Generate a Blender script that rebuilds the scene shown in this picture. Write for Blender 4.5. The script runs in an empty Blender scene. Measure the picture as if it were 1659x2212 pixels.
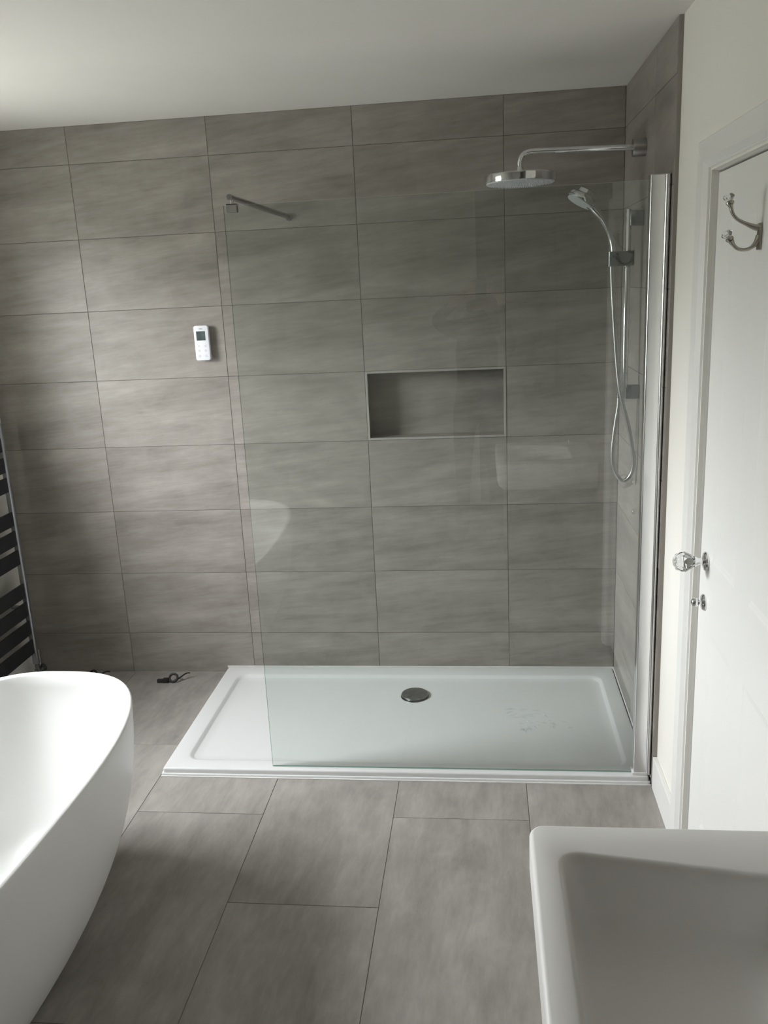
import bpy, bmesh, math, random
from mathutils import Vector, Matrix
random.seed(7)
sc = bpy.context.scene
COL = sc.collection
PI = math.pi

# ------------------------------------------------------------------ camera
IMG_W = 1659.0
FPX = 1866.975
cam_d = bpy.data.cameras.new('camera')
cam_d.sensor_fit = 'HORIZONTAL'
cam_d.sensor_width = 36.0
cam_d.lens = FPX / IMG_W * 36.0
cam_d.clip_start = 0.05
cam = bpy.data.objects.new('camera', cam_d)
COL.objects.link(cam)
_r = Vector((0.99312355, 0.10738192, -0.04663403))
_u = Vector((0.01766592, 0.25631978, 0.96643059))
_f = Vector((-0.11573040, 0.96060881, -0.25266021))
_m = Matrix((( _r.x, _u.x, -_f.x, -0.56815), (_r.y, _u.y, -_f.y, -3.69823), (_r.z, _u.z, -_f.z, 1.75250), (0, 0, 0, 1)))
cam.matrix_world = _m
sc.camera = cam

# ------------------------------------------------------------------ view
sc.view_settings.view_transform = 'Standard'
sc.view_settings.look = 'None'
sc.view_settings.gamma = 1.0
sc.view_settings.use_curve_mapping = False
sc.view_settings.exposure = 0.0
sc.cycles.max_bounces = 14
sc.cycles.diffuse_bounces = 7
sc.cycles.glossy_bounces = 6
sc.cycles.transmission_bounces = 10
sc.cycles.transparent_max_bounces = 24

# room dimensions (metres): back wall tiles face y = 0, shower side wall tiles face x = 0
XL, XR, YR, ZC = -2.75, 0.014, -5.0, 2.452
WIN_Y0, WIN_Y1, WIN_Z0, WIN_Z1 = -0.64, -1.60, 1.08, 2.17     # window opening in the left wall
WALL_T = 0.23

# ------------------------------------------------------------------ world: plain overcast sky
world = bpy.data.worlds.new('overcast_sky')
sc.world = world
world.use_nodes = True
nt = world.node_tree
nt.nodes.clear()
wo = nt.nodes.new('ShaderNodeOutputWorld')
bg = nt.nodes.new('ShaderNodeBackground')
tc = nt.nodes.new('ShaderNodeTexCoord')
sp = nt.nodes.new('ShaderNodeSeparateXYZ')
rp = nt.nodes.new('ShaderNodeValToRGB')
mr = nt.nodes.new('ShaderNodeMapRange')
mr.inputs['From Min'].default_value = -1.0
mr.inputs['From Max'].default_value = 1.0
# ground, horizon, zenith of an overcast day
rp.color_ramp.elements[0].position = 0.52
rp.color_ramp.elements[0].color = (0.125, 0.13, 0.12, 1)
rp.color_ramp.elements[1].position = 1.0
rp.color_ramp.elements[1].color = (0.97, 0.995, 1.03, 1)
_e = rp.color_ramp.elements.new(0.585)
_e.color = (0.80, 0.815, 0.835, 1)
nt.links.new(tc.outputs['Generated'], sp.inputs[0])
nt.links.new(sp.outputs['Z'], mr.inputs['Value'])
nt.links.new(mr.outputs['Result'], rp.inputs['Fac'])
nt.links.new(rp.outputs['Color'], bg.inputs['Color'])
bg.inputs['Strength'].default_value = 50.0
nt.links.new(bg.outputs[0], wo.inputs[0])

# window portal: helps the sampler find the sky through the window, adds no light of its own
pd = bpy.data.lights.new('window_daylight', 'AREA')
pd.shape = 'RECTANGLE'
pd.size = abs(WIN_Y1 - WIN_Y0)
pd.size_y = WIN_Z1 - WIN_Z0
pd.cycles.is_portal = True
po = bpy.data.objects.new('window_daylight', pd)
COL.objects.link(po)
po.location = (XL - WALL_T - 0.02, (WIN_Y0 + WIN_Y1) / 2, (WIN_Z0 + WIN_Z1) / 2)
po.rotation_euler = (PI / 2, 0, -PI / 2)

# ------------------------------------------------------------------ materials
def new_mat(name):
    m = bpy.data.materials.new(name)
    m.use_nodes = True
    return m, m.node_tree, m.node_tree.nodes['Principled BSDF']

def plain(name, col, rough=0.5, metal=0.0, spec=0.5, coat=0.0, bump=0.0, bscale=60.0, var=0.0, vscale=8.0):
    m, t, b = new_mat(name)
    b.inputs['Base Color'].default_value = (*col, 1)
    b.inputs['Roughness'].default_value = rough
    b.inputs['Metallic'].default_value = metal
    b.inputs['Specular IOR Level'].default_value = spec
    b.inputs['Coat Weight'].default_value = coat
    co = t.nodes.new('ShaderNodeTexCoord')
    if bump > 0:
        n = t.nodes.new('ShaderNodeTexNoise')
        n.inputs['Scale'].default_value = bscale
        n.inputs['Detail'].default_value = 4
        t.links.new(co.outputs['Object'], n.inputs['Vector'])
        bp = t.nodes.new('ShaderNodeBump')
        bp.inputs['Strength'].default_value = bump
        bp.inputs['Distance'].default_value = 0.002
        t.links.new(n.outputs['Fac'], bp.inputs['Height'])
        t.links.new(bp.outputs['Normal'], b.inputs['Normal'])
    if var > 0:
        n = t.nodes.new('ShaderNodeTexNoise')
        n.inputs['Scale'].default_value = vscale
        n.inputs['Detail'].default_value = 5
        t.links.new(co.outputs['Object'], n.inputs['Vector'])
        r = t.nodes.new('ShaderNodeValToRGB')
        r.color_ramp.elements[0].position = 0.3
        r.color_ramp.elements[1].position = 0.7
        r.color_ramp.elements[0].color = (*[c * (1 - var) for c in col], 1)
        r.color_ramp.elements[1].color = (*[min(1, c * (1 + var)) for c in col], 1)
        t.links.new(n.outputs['Fac'], r.inputs['Fac'])
        t.links.new(r.outputs['Color'], b.inputs['Base Color'])
    return m

def tile_mat(name, dark, light, rough, bump, stretch=(1.0, 6.5), angle=-6.0):
    """taupe porcelain with long cloudy streaks along the tile, shifted per tile"""
    m, t, b = new_mat(name)
    co = t.nodes.new('ShaderNodeTexCoord')
    oi = t.nodes.new('ShaderNodeObjectInfo')
    mul = t.nodes.new('ShaderNodeMath'); mul.operation = 'MULTIPLY'; mul.inputs[1].default_value = 37.0
    t.links.new(oi.outputs['Random'], mul.inputs[0])
    cb = t.nodes.new('ShaderNodeCombineXYZ')
    for i in range(3): t.links.new(mul.outputs[0], cb.inputs[i])
    rotn = t.nodes.new('ShaderNodeVectorRotate'); rotn.rotation_type = 'Z_AXIS'
    rotn.inputs['Angle'].default_value = math.radians(angle)
    t.links.new(co.outputs['Object'], rotn.inputs['Vector'])
    scl = t.nodes.new('ShaderNodeVectorMath'); scl.operation = 'MULTIPLY'
    scl.inputs[1].default_value = (stretch[0], stretch[1], 1.0)
    t.links.new(rotn.outputs[0], scl.inputs[0])
    add = t.nodes.new('ShaderNodeVectorMath'); add.operation = 'ADD'
    t.links.new(scl.outputs[0], add.inputs[0]); t.links.new(cb.outputs[0], add.inputs[1])
    def layer(scale, vec, detail, rough, dist=0.0):
        n = t.nodes.new('ShaderNodeTexNoise')
        n.inputs['Scale'].default_value = scale; n.inputs['Detail'].default_value = detail
        n.inputs['Roughness'].default_value = rough; n.inputs['Distortion'].default_value = dist
        t.links.new(vec, n.inputs['Vector'])
        return n.outputs['Fac']
    def blend(a, b, f):
        m_ = t.nodes.new('ShaderNodeMix'); m_.data_type = 'FLOAT'; m_.inputs[0].default_value = f
        t.links.new(a, m_.inputs[2]); t.links.new(b, m_.inputs[3])
        return m_
    fine = t.nodes.new('ShaderNodeVectorMath'); fine.operation = 'MULTIPLY'; fine.inputs[1].default_value = (2.2, 2.6, 1.0)
    t.links.new(add.outputs[0], fine.inputs[0])
    cloud = t.nodes.new('ShaderNodeVectorMath'); cloud.operation = 'ADD'
    t.links.new(rotn.outputs[0], cloud.inputs[0]); t.links.new(cb.outputs[0], cloud.inputs[1])
    n1 = layer(1.5, add.outputs[0], 8, 0.60, 0.5)
    n2 = layer(3.2, fine.outputs[0], 8, 0.68, 0.2)
    n4 = layer(6.0, cloud.outputs[0], 7, 0.62, 0.4)
    mx = blend(blend(n1, n2, 0.38).outputs[0], n4, 0.24)
    # small brightness step from tile to tile
    jt = t.nodes.new('ShaderNodeMath'); jt.operation = 'MULTIPLY_ADD'
    jt.inputs[1].default_value = 0.05; jt.inputs[2].default_value = -0.025
    t.links.new(oi.outputs['Random'], jt.inputs[0])
    ad = t.nodes.new('ShaderNodeMath'); ad.operation = 'ADD'
    t.links.new(mx.outputs[0], ad.inputs[0]); t.links.new(jt.outputs[0], ad.inputs[1])
    r = t.nodes.new('ShaderNodeValToRGB')
    r.color_ramp.elements[0].position = 0.375; r.color_ramp.elements[0].color = (*dark, 1)
    r.color_ramp.elements[1].position = 0.625; r.color_ramp.elements[1].color = (*light, 1)
    t.links.new(ad.outputs[0], r.inputs['Fac'])
    t.links.new(r.outputs['Color'], b.inputs['Base Color'])
    b.inputs['Roughness'].default_value = rough
    b.inputs['Specular IOR Level'].default_value = 0.4
    n3 = t.nodes.new('ShaderNodeTexNoise'); n3.inputs['Scale'].default_value = 220.0; n3.inputs['Detail'].default_value = 3
    t.links.new(co.outputs['Object'], n3.inputs['Vector'])
    bp = t.nodes.new('ShaderNodeBump'); bp.inputs['Strength'].default_value = bump; bp.inputs['Distance'].default_value = 0.001
    t.links.new(n3.outputs['Fac'], bp.inputs['Height'])
    t.links.new(bp.outputs['Normal'], b.inputs['Normal'])
    return m

def pane_glass(name, tint, ior=1.5, rough=0.0, double=3.2):
    """architectural glass: clear or tinted pass-through plus a Fresnel reflection"""
    m = bpy.data.materials.new(name); m.use_nodes = True
    t = m.node_tree; t.nodes.clear()
    out = t.nodes.new('ShaderNodeOutputMaterial')
    fr = t.nodes.new('ShaderNodeFresnel'); fr.inputs['IOR'].default_value = ior
    tr = t.nodes.new('ShaderNodeBsdfTransparent'); tr.inputs['Color'].default_value = (*tint, 1)
    gl = t.nodes.new('ShaderNodeBsdfGlossy'); gl.inputs['Roughness'].default_value = rough
    mx = t.nodes.new('ShaderNodeMixShader')
    # reflect only where the ray meets the sheet from outside; doubled for the far face of the sheet
    ge = t.nodes.new('ShaderNodeNewGeometry')
    inv = t.nodes.new('ShaderNodeMath'); inv.operation = 'MULTIPLY_ADD'; inv.inputs[1].default_value = -double; inv.inputs[2].default_value = double
    t.links.new(ge.outputs['Backfacing'], inv.inputs[0])
    ml = t.nodes.new('ShaderNodeMath'); ml.operation = 'MULTIPLY'; ml.use_clamp = True
    t.links.new(fr.outputs[0], ml.inputs[0]); t.links.new(inv.outputs[0], ml.inputs[1])
    t.links.new(ml.outputs[0], mx.inputs[0])
    t.links.new(tr.outputs[0], mx.inputs[1]); t.links.new(gl.outputs[0], mx.inputs[2])
    t.links.new(mx.outputs[0], out.inputs[0])
    return m

def solid_glass(name, col=(1, 1, 1), ior=1.5):
    m, t, b = new_mat(name)
    b.inputs['Base Color'].default_value = (*col, 1)
    b.inputs['Roughness'].default_value = 0.02
    b.inputs['Transmission Weight'].default_value = 1.0
    b.inputs['IOR'].default_value = ior
    return m

M = {}
M['wall_tile'] = tile_mat('taupe_wall_tile', (0.202, 0.182, 0.164), (0.352, 0.324, 0.297), 0.36, 0.12)
M['floor_tile'] = tile_mat('taupe_floor_tile', (0.240, 0.220, 0.203), (0.400, 0.373, 0.350), 0.42, 0.12, (1.6, 5.0), 4.0)
M['grout'] = plain('dark_grout', (0.130, 0.116, 0.103), 0.9, bump=0.3, bscale=200)
M['sealant'] = plain('white_sealant', (0.78, 0.77, 0.75), 0.4, var=0.06, vscale=20)
M['ceiling'] = plain('matt_ceiling_paint', (0.80, 0.785, 0.75), 0.85, spec=0.2, var=0.015, vscale=3)
M['wall'] = plain('warm_white_wall_paint', (0.82, 0.803, 0.75), 0.8, spec=0.25, var=0.012, vscale=3)
M['gloss'] = plain('satin_white_paint', (0.83, 0.825, 0.80), 0.35, spec=0.4, var=0.01, vscale=5)
M['door'] = plain('door_white_paint', (0.83, 0.825, 0.80), 0.4, spec=0.4, bump=0.05, bscale=90)
M['gap'] = plain('door_gap_dark', (0.04, 0.035, 0.03), 0.9, var=0.05)
M['acrylic'] = plain('white_tray_acrylic', (0.715, 0.72, 0.72), 0.28, spec=0.5, var=0.008, vscale=6)
M['tub'] = plain('white_bath_resin', (0.90, 0.90, 0.89), 0.3, spec=0.45, var=0.005, vscale=5)
M['ceramic'] = plain('white_basin_resin', (0.78, 0.77, 0.75), 0.42, spec=0.4, var=0.006, vscale=5)
M['chrome'] = plain('polished_chrome', (0.80, 0.81, 0.82), 0.07, 1.0, var=0.01, vscale=30)
M['profile'] = plain('polished_aluminium', (0.86, 0.87, 0.88), 0.2, 1.0, var=0.01, vscale=30)
M['steel'] = plain('brushed_steel', (0.42, 0.41, 0.40), 0.32, 1.0, bump=0.1, bscale=300)
M['hose'] = plain('steel_hose', (0.50, 0.50, 0.49), 0.33, 1.0, bump=0.1, bscale=400)
M['nickel'] = plain('satin_nickel', (0.45, 0.42, 0.37), 0.3, 1.0, bump=0.05, bscale=200)
M['spray'] = plain('pale_spray_plate', (0.62, 0.65, 0.67), 0.4, bump=0.2, bscale=500)
M['anthracite'] = plain('anthracite_bar', (0.055, 0.062, 0.066), 0.38, 0.6, var=0.1, vscale=10)
M['rail_metal'] = plain('grey_rail_metal', (0.42, 0.44, 0.46), 0.28, 0.9, var=0.1, vscale=20)
M['black'] = plain('black_plastic', (0.012, 0.011, 0.010), 0.45, var=0.2, vscale=60)
M['white_plastic'] = plain('white_plastic', (0.84, 0.85, 0.90), 0.3, coat=0.3, var=0.005)
M['lcd'] = plain('lcd_grey_green', (0.085, 0.11, 0.105), 0.25, var=0.25, vscale=40)
M['print'] = plain('grey_print', (0.12, 0.13, 0.15), 0.5, var=0.05)
M['pale_print'] = plain('pale_key_print', (0.70, 0.71, 0.77), 0.4, var=0.02)
M['screen'] = pane_glass('green_tinted_safety_glass', (0.955, 0.984, 0.970))
M['glass_edge'] = pane_glass('polished_glass_edge', (0.42, 0.56, 0.50))
M['window_glass'] = pane_glass('window_glass', (0.98, 0.985, 0.98), double=1.8)
M['crystal'] = solid_glass('cut_crystal', (0.98, 0.99, 0.99), 1.52)
M['water'] = pane_glass('water', (0.99, 0.995, 0.995), 1.33, 0.03, 1.5)

# ------------------------------------------------------------------ mesh helpers
def new_bm():
    return bmesh.new()

def box(bm, x0, x1, y0, y1, z0, z1):
    xs, ys, zs = sorted((x0, x1)), sorted((y0, y1)), sorted((z0, z1))
    v = [bm.verts.new((xs[i], ys[j], zs[k])) for i in (0, 1) for j in (0, 1) for k in (0, 1)]
    for f in ((0, 1, 3, 2), (4, 6, 7, 5), (0, 4, 5, 1), (2, 3, 7, 6), (0, 2, 6, 4), (1, 5, 7, 3)):
        bm.faces.new([v[i] for i in f])
    return v

def bevel(bm, off, seg=2, geom=None):
    bmesh.ops.bevel(bm, geom=geom or bm.edges[:], offset=off, segments=seg, affect='EDGES', profile=0.5)

def loft(bm, rings, cap0=False, cap1=False, closed=True):
    vr = [[bm.verts.new(p) for p in r] for r in rings]
    n = len(rings[0])
    for a, b in zip(vr, vr[1:]):
        for i in range(n if closed else n - 1):
            j = (i + 1) % n
            bm.faces.new((a[i], a[j], b[j], b[i]))
    if cap0: bm.faces.new(list(reversed(vr[0])))
    if cap1: bm.faces.new(vr[-1])
    return vr

def frame_from(d):
    d = Vector(d).normalized()
    a = Vector((0, 0, 1)) if abs(d.z) < 0.9 else Vector((0, 1, 0))
    u = a.cross(d).normalized()
    return u, d.cross(u)

def lathe(bm, prof, origin, axis, n=32, cap0=True, cap1=True):
    """prof: list of (radius, distance along axis)"""
    o, d = Vector(origin), Vector(axis).normalized()
    u, w = frame_from(d)
    rings = []
    for r, h in prof:
        rings.append([o + d * h + (u * math.cos(2 * PI * i / n) + w * math.sin(2 * PI * i / n)) * max(r, 1e-4) for i in range(n)])
    return loft(bm, rings, cap0, cap1)

def spline(pts, sub=8):
    P = [Vector(p) for p in pts]
    out = []
    for i in range(len(P) - 1):
        p0 = P[i - 1] if i > 0 else P[i] * 2 - P[i + 1]
        p1, p2 = P[i], P[i + 1]
        p3 = P[i + 2] if i + 2 < len(P) else P[i + 1] * 2 - P[i]
        for k in range(sub):
            t = k / sub
            out.append(0.5 * ((2 * p1) + (p2 - p0) * t + (2 * p0 - 5 * p1 + 4 * p2 - p3) * t * t + (3 * p1 - p0 - 3 * p2 + p3) * t ** 3))
    out.append(P[-1])
    return out

def tube(bm, path, rad, n=12, cap=True, flat=None):
    """rad: number or list; flat: optional (side direction, width factor, height factor)"""
    P = [Vector(p) for p in path]
    R = rad if isinstance(rad, (list, tuple)) else [rad] * len(P)
    if len(R) != len(P):
        R = [R[min(len(R) - 1, int(i / (len(P) - 1) * (len(R) - 1)))] + (R[min(len(R) - 1, int(i / (len(P) - 1) * (len(R) - 1)) + 1)] - R[min(len(R) - 1, int(i / (len(P) - 1) * (len(R) - 1)))]) * ((i / (len(P) - 1) * (len(R) - 1)) % 1) for i in range(len(P))]
    rings, u = [], None
    for i, p in enumerate(P):
        d = (P[min(i + 1, len(P) - 1)] - P[max(i - 1, 0)]).normalized()
        if flat:
            u = Vector(flat[0]); u = (u - d * u.dot(d)).normalized()
        elif u is None:
            u, _ = frame_from(d)
        else:
            u = (u - d * u.dot(d)).normalized()
        w = d.cross(u)
        a, b = (flat[1], flat[2]) if flat else (1, 1)
        rings.append([p + (u * math.cos(2 * PI * k / n) * a + w * math.sin(2 * PI * k / n) * b) * R[i] for k in range(n)])
    loft(bm, rings, cap, cap)

def poly_round(corners, radii, n=8):
    """rounded convex polygon in 2D, counter-clockwise corners"""
    out = []
    m = len(corners)
    for i in range(m):
        p, a, b = Vector(corners[i]), Vector(corners[i - 1]), Vector(corners[(i + 1) % m])
        r = radii[i] if isinstance(radii, (list, tuple)) else radii
        da, db = (a - p).normalized(), (b - p).normalized()
        ang = da.angle(db)
        t = r / math.tan(ang / 2)
        c = p + (da + db).normalized() * (r / math.sin(ang / 2))
        s, e = p + da * t - c, p + db * t - c
        a0 = math.atan2(s.y, s.x); a1 = math.atan2(e.y, e.x)
        while a1 < a0: a1 += 2 * PI
        for k in range(n + 1):
            q = a0 + (a1 - a0) * k / n
            out.append((c.x + r * math.cos(q), c.y + r * math.sin(q)))
    return out

def rrect(x0, x1, y0, y1, r, n=8):
    return poly_round([(x0, y0), (x1, y0), (x1, y1), (x0, y1)], r, n)

def mesh_from(bm, name, smooth=None):
    bmesh.ops.remove_doubles(bm, verts=bm.verts[:], dist=1e-6)
    bmesh.ops.recalc_face_normals(bm, faces=bm.faces[:])
    me = bpy.data.meshes.new(name)
    bm.to_mesh(me); bm.free()
    if smooth is not None:
        me.polygons.foreach_set('use_smooth', [True] * len(me.polygons))
        me.set_sharp_from_angle(angle=math.radians(smooth))
    return me

def link(name, me, mat, parent=None, loc=None):
    o = bpy.data.objects.new(name, me)
    COL.objects.link(o)
    if me is not None and mat is not None and not me.materials:
        me.materials.append(mat)
    if loc is not None: o.location = loc
    if parent is not None:
        o.parent = parent
        o.matrix_parent_inverse = Matrix.Translation(parent.location).inverted()
    return o

def obj(name, bm, mat, parent=None, smooth=None):
    return link(name, mesh_from(bm, name, smooth), mat, parent)

def thing(name, label, cat, loc, group=None):
    o = bpy.data.objects.new(name, None)
    o.empty_display_size = 0.05
    COL.objects.link(o)
    o.location = loc
    o['label'] = label; o['category'] = cat
    if group: o['group'] = group
    return o

def tag(o, label, cat, group=None):
    o['label'] = label; o['category'] = cat
    if group: o['group'] = group
    return o

def struct(o, label, cat):
    o['kind'] = 'structure'; o['label'] = label; o['category'] = cat
    return o

# ------------------------------------------------------------------ setting: shell
Z_JOINT = [0.2033 + 0.3 * k for k in range(8)]              # bed joints of the wall tiles
X_JOINT = [-0.468, -1.068, -1.668, -2.268]                  # upright joints of the back wall
NX0, NX1, NZ0, NZ1 = -1.068, -0.468, Z_JOINT[3], Z_JOINT[4]  # niche takes the place of one tile
ND = 0.092
TT = 0.010                                                   # tile thickness
GAP = 0.0019

bm = new_bm()
Y0, Y1 = 0.0016, 0.22
box(bm, XL - WALL_T, NX0, Y0, Y1, -0.2, ZC + 0.2)
box(bm, NX1, XR + 0.12, Y0, Y1, -0.2, ZC + 0.2)
box(bm, NX0, NX1, Y0, Y1, -0.2, NZ0)
box(bm, NX0, NX1, Y0, Y1, NZ1, ZC + 0.2)
box(bm, NX0, NX1, ND + TT, Y1, NZ0, NZ1)
wall_back = struct(obj('wall_back', bm, M['grout']), 'back wall clad in large taupe stone-look tiles with a niche', 'wall')

_tile_cache = {}
def tile_mesh(w, h, mat):
    key = (round(w, 4), round(h, 4), mat)
    if key not in _tile_cache:
        bm = new_bm()
        box(bm, -w / 2, w / 2, -h / 2, h / 2, -TT, 0)
        bevel(bm, 0.0007, 1)
        me = mesh_from(bm, 'tile')
        me.materials.append(M[mat])
        _tile_cache[key] = me
    return _tile_cache[key]

def put_tile(parent, w, h, mat, mtx):
    o = bpy.data.objects.new('tile', tile_mesh(w, h, mat))
    COL.objects.link(o)
    o.parent = parent
    o.matrix_world = mtx
    return o

def cells(edges):
    return list(zip(edges, edges[1:]))

ROT_BACK = Matrix(((1, 0, 0, 0), (0, 0, -1, 0), (0, 1, 0, 0), (0, 0, 0, 1)))        # tile x->x, y->z, normal -> -y
for x0, x1 in cells([XL] + sorted(X_JOINT) + [0.0]):
    for z0, z1 in cells([0.0] + Z_JOINT + [ZC]):
        if abs(x0 - NX0) < 1e-4 and abs(z0 - NZ0) < 1e-4: continue
        put_tile(wall_back, x1 - x0 - GAP, z1 - z0 - GAP, 'wall_tile',
                 Matrix.Translation(((x0 + x1) / 2, random.uniform(0, 0.0004), (z0 + z1) / 2)) @ ROT_BACK)
# niche: back tile, four reveals, slim trim frame
put_tile(wall_back, NX1 - NX0 - 0.012, NZ1 - NZ0 - 0.012, 'wall_tile', Matrix.Translation(((NX0 + NX1) / 2, ND, (NZ0 + NZ1) / 2)) @ ROT_BACK)
REV = 0.009
for nm, a in (('niche_ledge', (NX0, NX1, 0.001, ND, NZ0, NZ0 + REV)), ('niche_lintel', (NX0, NX1, 0.001, ND, NZ1 - REV, NZ1)),
              ('niche_cheek', (NX0, NX0 + REV, 0.001, ND, NZ0 + REV, NZ1 - REV)), ('niche_cheek', (NX1 - REV, NX1, 0.001, ND, NZ0 + REV, NZ1 - REV))):
    bm = new_bm(); box(bm, *a); bevel(bm, 0.0008, 1); obj(nm, bm, M['wall_tile'], wall_back)
M['trim'] = plain('stone_grey_trim', (0.36, 0.34, 0.315), 0.4, var=0.03, vscale=20)
TRW = 0.0105
for a in ((NX0 + .001, NX1 - .001, NZ0 + .001, NZ0 + TRW), (NX0 + .001, NX1 - .001, NZ1 - TRW, NZ1 - .001),
          (NX0 + .001, NX0 + TRW, NZ0 + TRW, NZ1 - TRW), (NX1 - TRW, NX1 - .001, NZ0 + TRW, NZ1 - TRW)):
    bm = new_bm(); box(bm, a[0], a[1], -0.0015, 0.006, a[2], a[3]); bevel(bm, 0.0008, 1)
    t = obj('niche_trim', bm, M['trim'], wall_back); t['label'] = 'slim pale trim strip round the niche'

# right wall: painted plaster with door opening, shower end tiled
DY0, DY1, DZ = -1.304, -2.066, 1.994          # door opening
TILE_END = -0.915
bm = new_bm()
XO = XR + 0.14
box(bm, XR, XO, 0.22, DY0 + 0.002, -0.2, ZC + 0.2)
box(bm, XR, XO, DY0 + 0.002, DY1 - 0.002, DZ + 0.002, ZC + 0.2)
box(bm, XR, XO, DY1 - 0.002, YR - 0.1, -0.2, ZC + 0.2)
wall_right = struct(obj('wall_right', bm, M['wall']), 'right wall, white paint beyond the tiled shower end', 'wall')
ROT_RIGHT = Matrix(((0, 0, -1, 0), (-1, 0, 0, 0), (0, 1, 0, 0), (0, 0, 0, 1)))      # tile x->-y, y->z, normal -> -x
for y0, y1 in cells([0.0, -0.60, TILE_END]):
    for z0, z1 in cells([0.0] + Z_JOINT + [ZC]):
        put_tile(wall_right, abs(y1 - y0) - GAP, z1 - z0 - GAP, 'wall_tile',
                 Matrix.Translation((random.uniform(0, 0.0004), (y0 + y1) / 2, (z0 + z1) / 2)) @ ROT_RIGHT)
bm = new_bm(); box(bm, 0.0016, XR, 0.0, TILE_END + 0.002, 0, ZC); obj('tile_adhesive', bm, M['grout'], wall_right)
bm = new_bm(); box(bm, 0.001, XR, TILE_END - 0.0035, TILE_END - 0.0005, 0.0, ZC); bevel(bm, 0.0008, 1)
M['edge_trim'] = plain('taupe_edge_trim', (0.30, 0.275, 0.25), 0.35, var=0.04, vscale=15)
obj('tile_edge_trim', bm, M['edge_trim'], wall_right)

# left wall with the window opening
bm = new_bm()
XW = XL - WALL_T
box(bm, XW, XL, 0.22, WIN_Y0, -0.2, ZC + 0.2)
box(bm, XW, XL, WIN_Y1, YR - 0.1, -0.2, ZC + 0.2)
box(bm, XW, XL, WIN_Y0, WIN_Y1, -0.2, WIN_Z0)
box(bm, XW, XL, WIN_Y0, WIN_Y1, WIN_Z1, ZC + 0.2)
wall_left = struct(obj('wall_left', bm, M['wall']), 'left wall, white paint, behind the towel radiator', 'wall')

bm = new_bm(); box(bm, XW, XO, YR, YR - 0.12, -0.2, ZC + 0.2)
M['rear'] = plain('rear_wall_paint', (0.82, 0.805, 0.77), 0.8, spec=0.25, var=0.012, vscale=3)
wall_rear = struct(obj('wall_rear', bm, M['rear']), 'off-white painted wall behind the photographer', 'wall')
bm = new_bm(); box(bm, XR - 0.010, XR - 0.0005, -2.16, YR, 0.0, ZC); obj('added_dark_cladding', bm, M['wall_tile'], wall_right)  # unseen tile slab, added behind the basin to cut ambient light
bm = new_bm(); box(bm, -0.60, XR - 0.010, YR + 0.010, YR + 0.0005, 0.0, ZC); obj('added_dark_cladding', bm, M['wall_tile'], wall_rear)  # also added out of view, darkens bounce from the rear right
bm = new_bm(); box(bm, XW, XO, 0.22, YR - 0.12, ZC, ZC + 0.15)
struct(obj('ceiling', bm, M['ceiling']), 'plain matt white ceiling', 'ceiling')

# floor: grout bed and long tiles laid half-bond away from the back wall
bm = new_bm(); box(bm, XW, XO, 0.22, YR - 0.12, -0.15, -0.0016)
floor = struct(obj('floor', bm, M['grout']), 'floor of long taupe stone-look tiles', 'floor')
FX = [XL, -2.716, -2.261, -1.805, -1.350, -0.896, -0.437, XR]
ROT_FLOOR = Matrix(((0, 1, 0, 0), (-1, 0, 0, 0), (0, 0, 1, 0), (0, 0, 0, 1)))        # tile x->-y, y->x, normal up
FT = []
for i, (x0, x1) in enumerate(cells(FX)):
    first = -1.573 if i % 2 == 0 else -1.130
    js = [0.0] + [j for j in [first + 0.9 - 0.9 * k for k in range(-1, 7)] if -0.02 > j > YR + 0.02] + [YR]
    for y0, y1 in cells(js):
        put_tile(floor, abs(y1 - y0) - GAP, x1 - x0 - GAP, 'floor_tile',
                 Matrix.Translation(((x0 + x1) / 2, (y0 + y1) / 2, -random.uniform(0, 0.0003))) @ ROT_FLOOR)
bm = new_bm(); box(bm, XL, -1.806, -0.0005, -0.004, 0.0, 0.003); obj('sealant_bead', bm, M['trim'], floor)

# skirting boards
bm = new_bm(); box(bm, -0.001, XR, TILE_END - 0.005, -1.218, 0.0, 0.122); bevel(bm, 0.002, 2)
struct(obj('baseboard_right', bm, M['gloss']), 'short white skirting board between shower tiles and door frame', 'skirting board')
bm = new_bm(); box(bm, XL, XL + 0.014, -0.005, YR, 0.0, 0.12); bevel(bm, 0.003, 2)
struct(obj('baseboard_left', bm, M['gloss']), 'white skirting board behind the towel radiator', 'skirting board')

# window
win = bpy.data.objects.new('window_1', None); COL.objects.link(win)
win.location = (XW + 0.04, (WIN_Y0 + WIN_Y1) / 2, WIN_Z0)
struct(win, 'white framed window in the left wall above the bathtub', 'window')
FW = 0.05
for a in ((WIN_Y0, WIN_Y1, WIN_Z0, WIN_Z0 + FW), (WIN_Y0, WIN_Y1, WIN_Z1 - FW, WIN_Z1), (WIN_Y0, WIN_Y0 - FW, WIN_Z0 + FW, WIN_Z1 - FW), (WIN_Y1 + FW, WIN_Y1, WIN_Z0 + FW, WIN_Z1 - FW)):
    bm = new_bm(); box(bm, XW + 0.01, XW + 0.07, a[0], a[1], a[2], a[3]); bevel(bm, 0.004, 2); obj('window_frame', bm, M['gloss'], win)
bm = new_bm(); box(bm, XW + 0.034, XW + 0.04, WIN_Y0 - FW, WIN_Y1 + FW, WIN_Z0 + FW, WIN_Z1 - FW); obj('pane', bm, M['window_glass'], win)

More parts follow.
